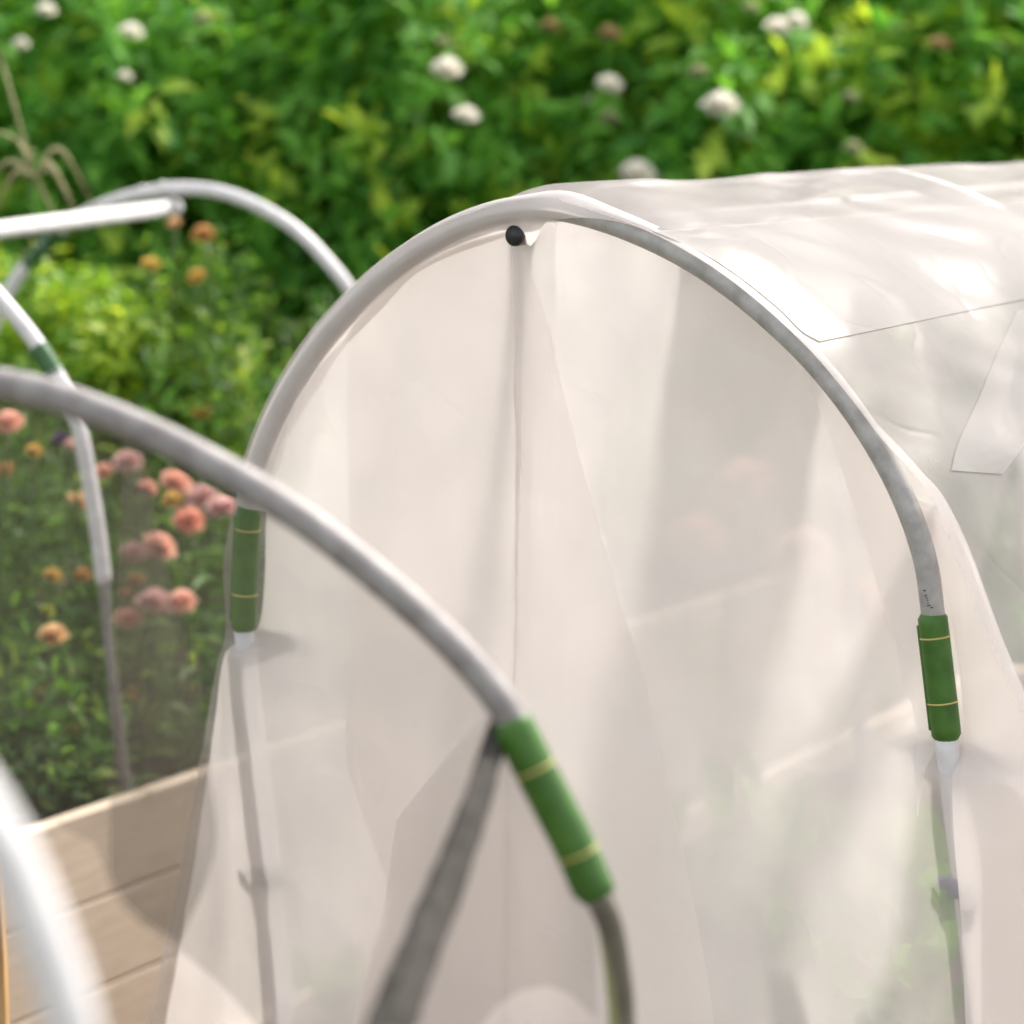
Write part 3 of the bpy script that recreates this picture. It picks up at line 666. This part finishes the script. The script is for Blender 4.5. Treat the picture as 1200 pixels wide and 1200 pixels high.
# ------------------------------------------------------------------ near arch with its netting
H1P = at(650, 940, 1.32); S1 = side(T1)
H1px = [(-420, 560), (-330, 505), (-240, 468), (-150, 447), (-70, 444), (0, 450), (60, 463), (120, 484), (180, 509), (240, 539), (300, 573), (360, 612), (420, 658), (478, 707), (530, 756), (572, 803), (600, 843)]
H1 = plane_pts(H1px, H1P, T1)
near = thing('near_arch', 'thick grey metal arch crossing the foreground out of focus with a green connector', 'tunnel frame', (H1P.x, H1P.y, 0))
NR = .0096
MB().tube(smooth_path(H1+plane_pts([(618, 875)], H1P, T1), 6), NR, 18).build('hoop', M['dull_pipe'], near)
connector(plane_pts([(597, 838), (636, 915), (672, 985), (703, 1055)], H1P, T1), .0117, near, M['green'], bands=(.27, .74))
lg = pole_to_ground(plane_pts([(700, 1040), (716, 1105), (726, 1200), (735, 1400)], H1P, T1))
M['pale_green'] = simple('pale_green_pole', (.28, .30, .13), (.22, .24, .10), rough=.5)
MB().tube(smooth_path(lg, 5), .0062, 14).build('leg', M['pale_green'], near)
tb_ = plane_pts([(702, 1052), (716, 1085), (724, 1120), (731, 1160), (735, 1210), (740, 1260)], H1P-T1*.004, T1)
M['gather'] = simple('gathered_netting', (.05, .046, .038), (.025, .022, .018), rough=.9, scale=90, bump=1, stretch=(1, 1, .3))
# netting
net = thing('mesh_net', 'dark see-through mesh netting hanging inside the near arch over the flower view', 'netting', (H1P.x-.2, H1P.y+.1, .6))
def net_pt(off, amp=.012):
    def fn(x, y):
        q = on_plane(x, y, H1P+T1*off, T1); u = q.dot(S1)
        return q + T1*(amp*noise.noise(V((u*9, q.z*5, off*50))))
    return fn
def arch_y(x):
    for (a, b_), (c, d) in zip(H1px, H1px[1:]):
        if a <= x <= c: return b_ + (d-b_)*(x-a)/(c-a)
    return 850
def low_y(x):
    K = [(-420, 960), (60, 962), (118, 990), (126, 1030), (140, 1058), (165, 1082), (205, 1110), (250, 1150), (290, 1200), (400, 1330), (500, 1330), (555, 1215), (580, 1182), (605, 1164), (640, 1155), (670, 1166), (705, 1200)]
    for (a, b_), (c, d) in zip(K, K[1:]):
        if a <= x <= c: return b_ + (d-b_)*(x-a)/(c-a)
    return 1200
def top_y(x):
    if x <= 600: return arch_y(x)+6
    return 843 + (x-600)*2.05
xs = np.linspace(-420, 700, 150); vs = []; fs = []; nv = 60; fn = net_pt(.004)
for x in xs:
    for j in range(nv+1):
        y = top_y(x) + (max(low_y(x), top_y(x)+2)-top_y(x))*j/nv; vs.append(fn(x, y))
for i in range(len(xs)-1):
    for j in range(nv): a = i*(nv+1)+j; fs.append((a, a+1, a+nv+2, a+nv+1))
b = MB(); b.add(vs, fs); b.build('net_sheet', M['net'], net)
vs, fs = ruled([(140, 500), (135, 600), (128, 760), (126, 900), (126, 1000), (130, 1036), (160, 1076), (204, 1108)], [(160, 510), (168, 560), (180, 620), (197, 690), (225, 800), (245, 900), (250, 1000), (206, 1109)], 30, 80, net_pt(.03))
b = MB(); b.add(vs, fs); b.build('net_fold', M['net2'], net)
# gathered strand of the net hanging from the joint
g0 = on_plane(582, 858, H1P+T1*.004, T1)
gp_ = smooth_path([on_plane(592, 835, H1P+T1*.004, T1), g0, at(556, 945, 1.27), at(522, 1040, 1.22), at(487, 1130, 1.17), at(455, 1215, 1.13), at(400, 1380, 1.05)], 14)
vs = []; fs = []; n = len(gp_); seg = 28
for i, p in enumerate(gp_):
    t = (gp_[min(i+1, n-1)]-gp_[max(i-1, 0)]).normalized(); a = t.cross(V((0, 1, 0))).normalized(); c = t.cross(a)
    u = i/(n-1); r = .0034 + .0062*min(1, u*1.35)**.8
    for k in range(seg):
        th = 2*math.pi*k/seg; rr = r*(1+.16*math.sin(th*5+u*6)+.12*noise.noise(V((math.cos(th)*2, math.sin(th)*2, u*30))))
        vs.append(p+(a*math.cos(th)*1.15+c*math.sin(th)*.6)*rr)
for i in range(n-1):
    for k in range(seg): k2 = (k+1) % seg; fs.append((i*seg+k, i*seg+k2, (i+1)*seg+k2, (i+1)*seg+k))
b = MB(); b.add(vs, fs); b.build('gathered_edge', M['gather'], net)
MB().tube(smooth_path(tb_, 6), .008, 12, rad=lambda u: .0082*(1-.5*u)).build('knotted_end', simple('grey_brown_tie', (.15, .135, .10), (.09, .08, .06), rough=.8), net)
# nearest white hoop, lower left
H0P = at(90, 1200, .74); H0px = [(-500, 930), (-420, 830), (-320, 775), (-220, 785), (-120, 835), (-50, 905), (-4, 975), (24, 1030), (50, 1095), (70, 1150), (86, 1212), (98, 1300), (104, 1400)]
H0 = plane_pts(H0px, H0P, T2)
wh = thing('white_hoop', 'bright white pipe hoop curving down at the lower left corner, nearest of all', 'hoop', (H0[-1].x, H0[-1].y, 0))
MB().tube(smooth_path(pole_to_ground(H0), 6), .0088, 20).build('hoop_pipe', M['white_pipe'], wh)

# ------------------------------------------------------------------ light, world, camera
EL, AZ = math.radians(50), math.radians(44)      # azimuth from +Y towards +X
sun = bpy.data.lights.new('sun', 'SUN'); sun.energy = 2.3; sun.angle = math.radians(5); sun.color = (1, .94, .87)
so = bpy.data.objects.new('sun', sun); COL.objects.link(so)
sd = V((math.sin(AZ)*math.cos(EL), math.cos(AZ)*math.cos(EL), math.sin(EL))); so.rotation_euler = sd.to_track_quat('Z', 'Y').to_euler(); so.location = sd*20
w = bpy.data.worlds.new('World'); scene.world = w; w.use_nodes = True; nt = w.node_tree
bg = nt.nodes['Background']; sky = nt.nodes.new('ShaderNodeTexSky'); sky.sky_type = 'NISHITA'; sky.sun_disc = False
sky.sun_elevation = EL; sky.sun_rotation = AZ; sky.dust_density = 2.0; sky.ozone_density = 1.0
hs = nt.nodes.new('ShaderNodeHueSaturation'); hs.inputs['Saturation'].default_value = .35; nt.links.new(sky.outputs[0], hs.inputs['Color'])
wm = nt.nodes.new('ShaderNodeMix'); wm.data_type = 'RGBA'; wm.blend_type = 'MULTIPLY'; wm.inputs[0].default_value = 1; wm.inputs[7].default_value = (1, .95, .90, 1)
nt.links.new(hs.outputs[0], wm.inputs[6]); nt.links.new(wm.outputs[2], bg.inputs[0]); bg.inputs[1].default_value = .15
cam = bpy.data.cameras.new('camera'); co = bpy.data.objects.new('camera', cam); COL.objects.link(co)
co.location = CAM; co.rotation_euler = (math.radians(90)-PITCH, 0, 0)
cam.sensor_width = 36; cam.lens = F/1200*36; cam.clip_end = 1000; cam.clip_start = .05
cam.dof.use_dof = True; cam.dof.focus_distance = 2.12; cam.dof.aperture_fstop = 3.9
scene.camera = co
scene.view_settings.view_transform = 'Standard'; scene.view_settings.look = 'None'; scene.view_settings.exposure = 1.52; scene.view_settings.gamma = 1
scene.cycles.use_denoising = True; scene.cycles.use_adaptive_sampling = True; scene.cycles.adaptive_threshold = .03
scene.cycles.max_bounces = 8; scene.cycles.transparent_max_bounces = 18; scene.cycles.transmission_bounces = 6; scene.cycles.diffuse_bounces = 4
scene.cycles.sample_clamp_indirect = 8
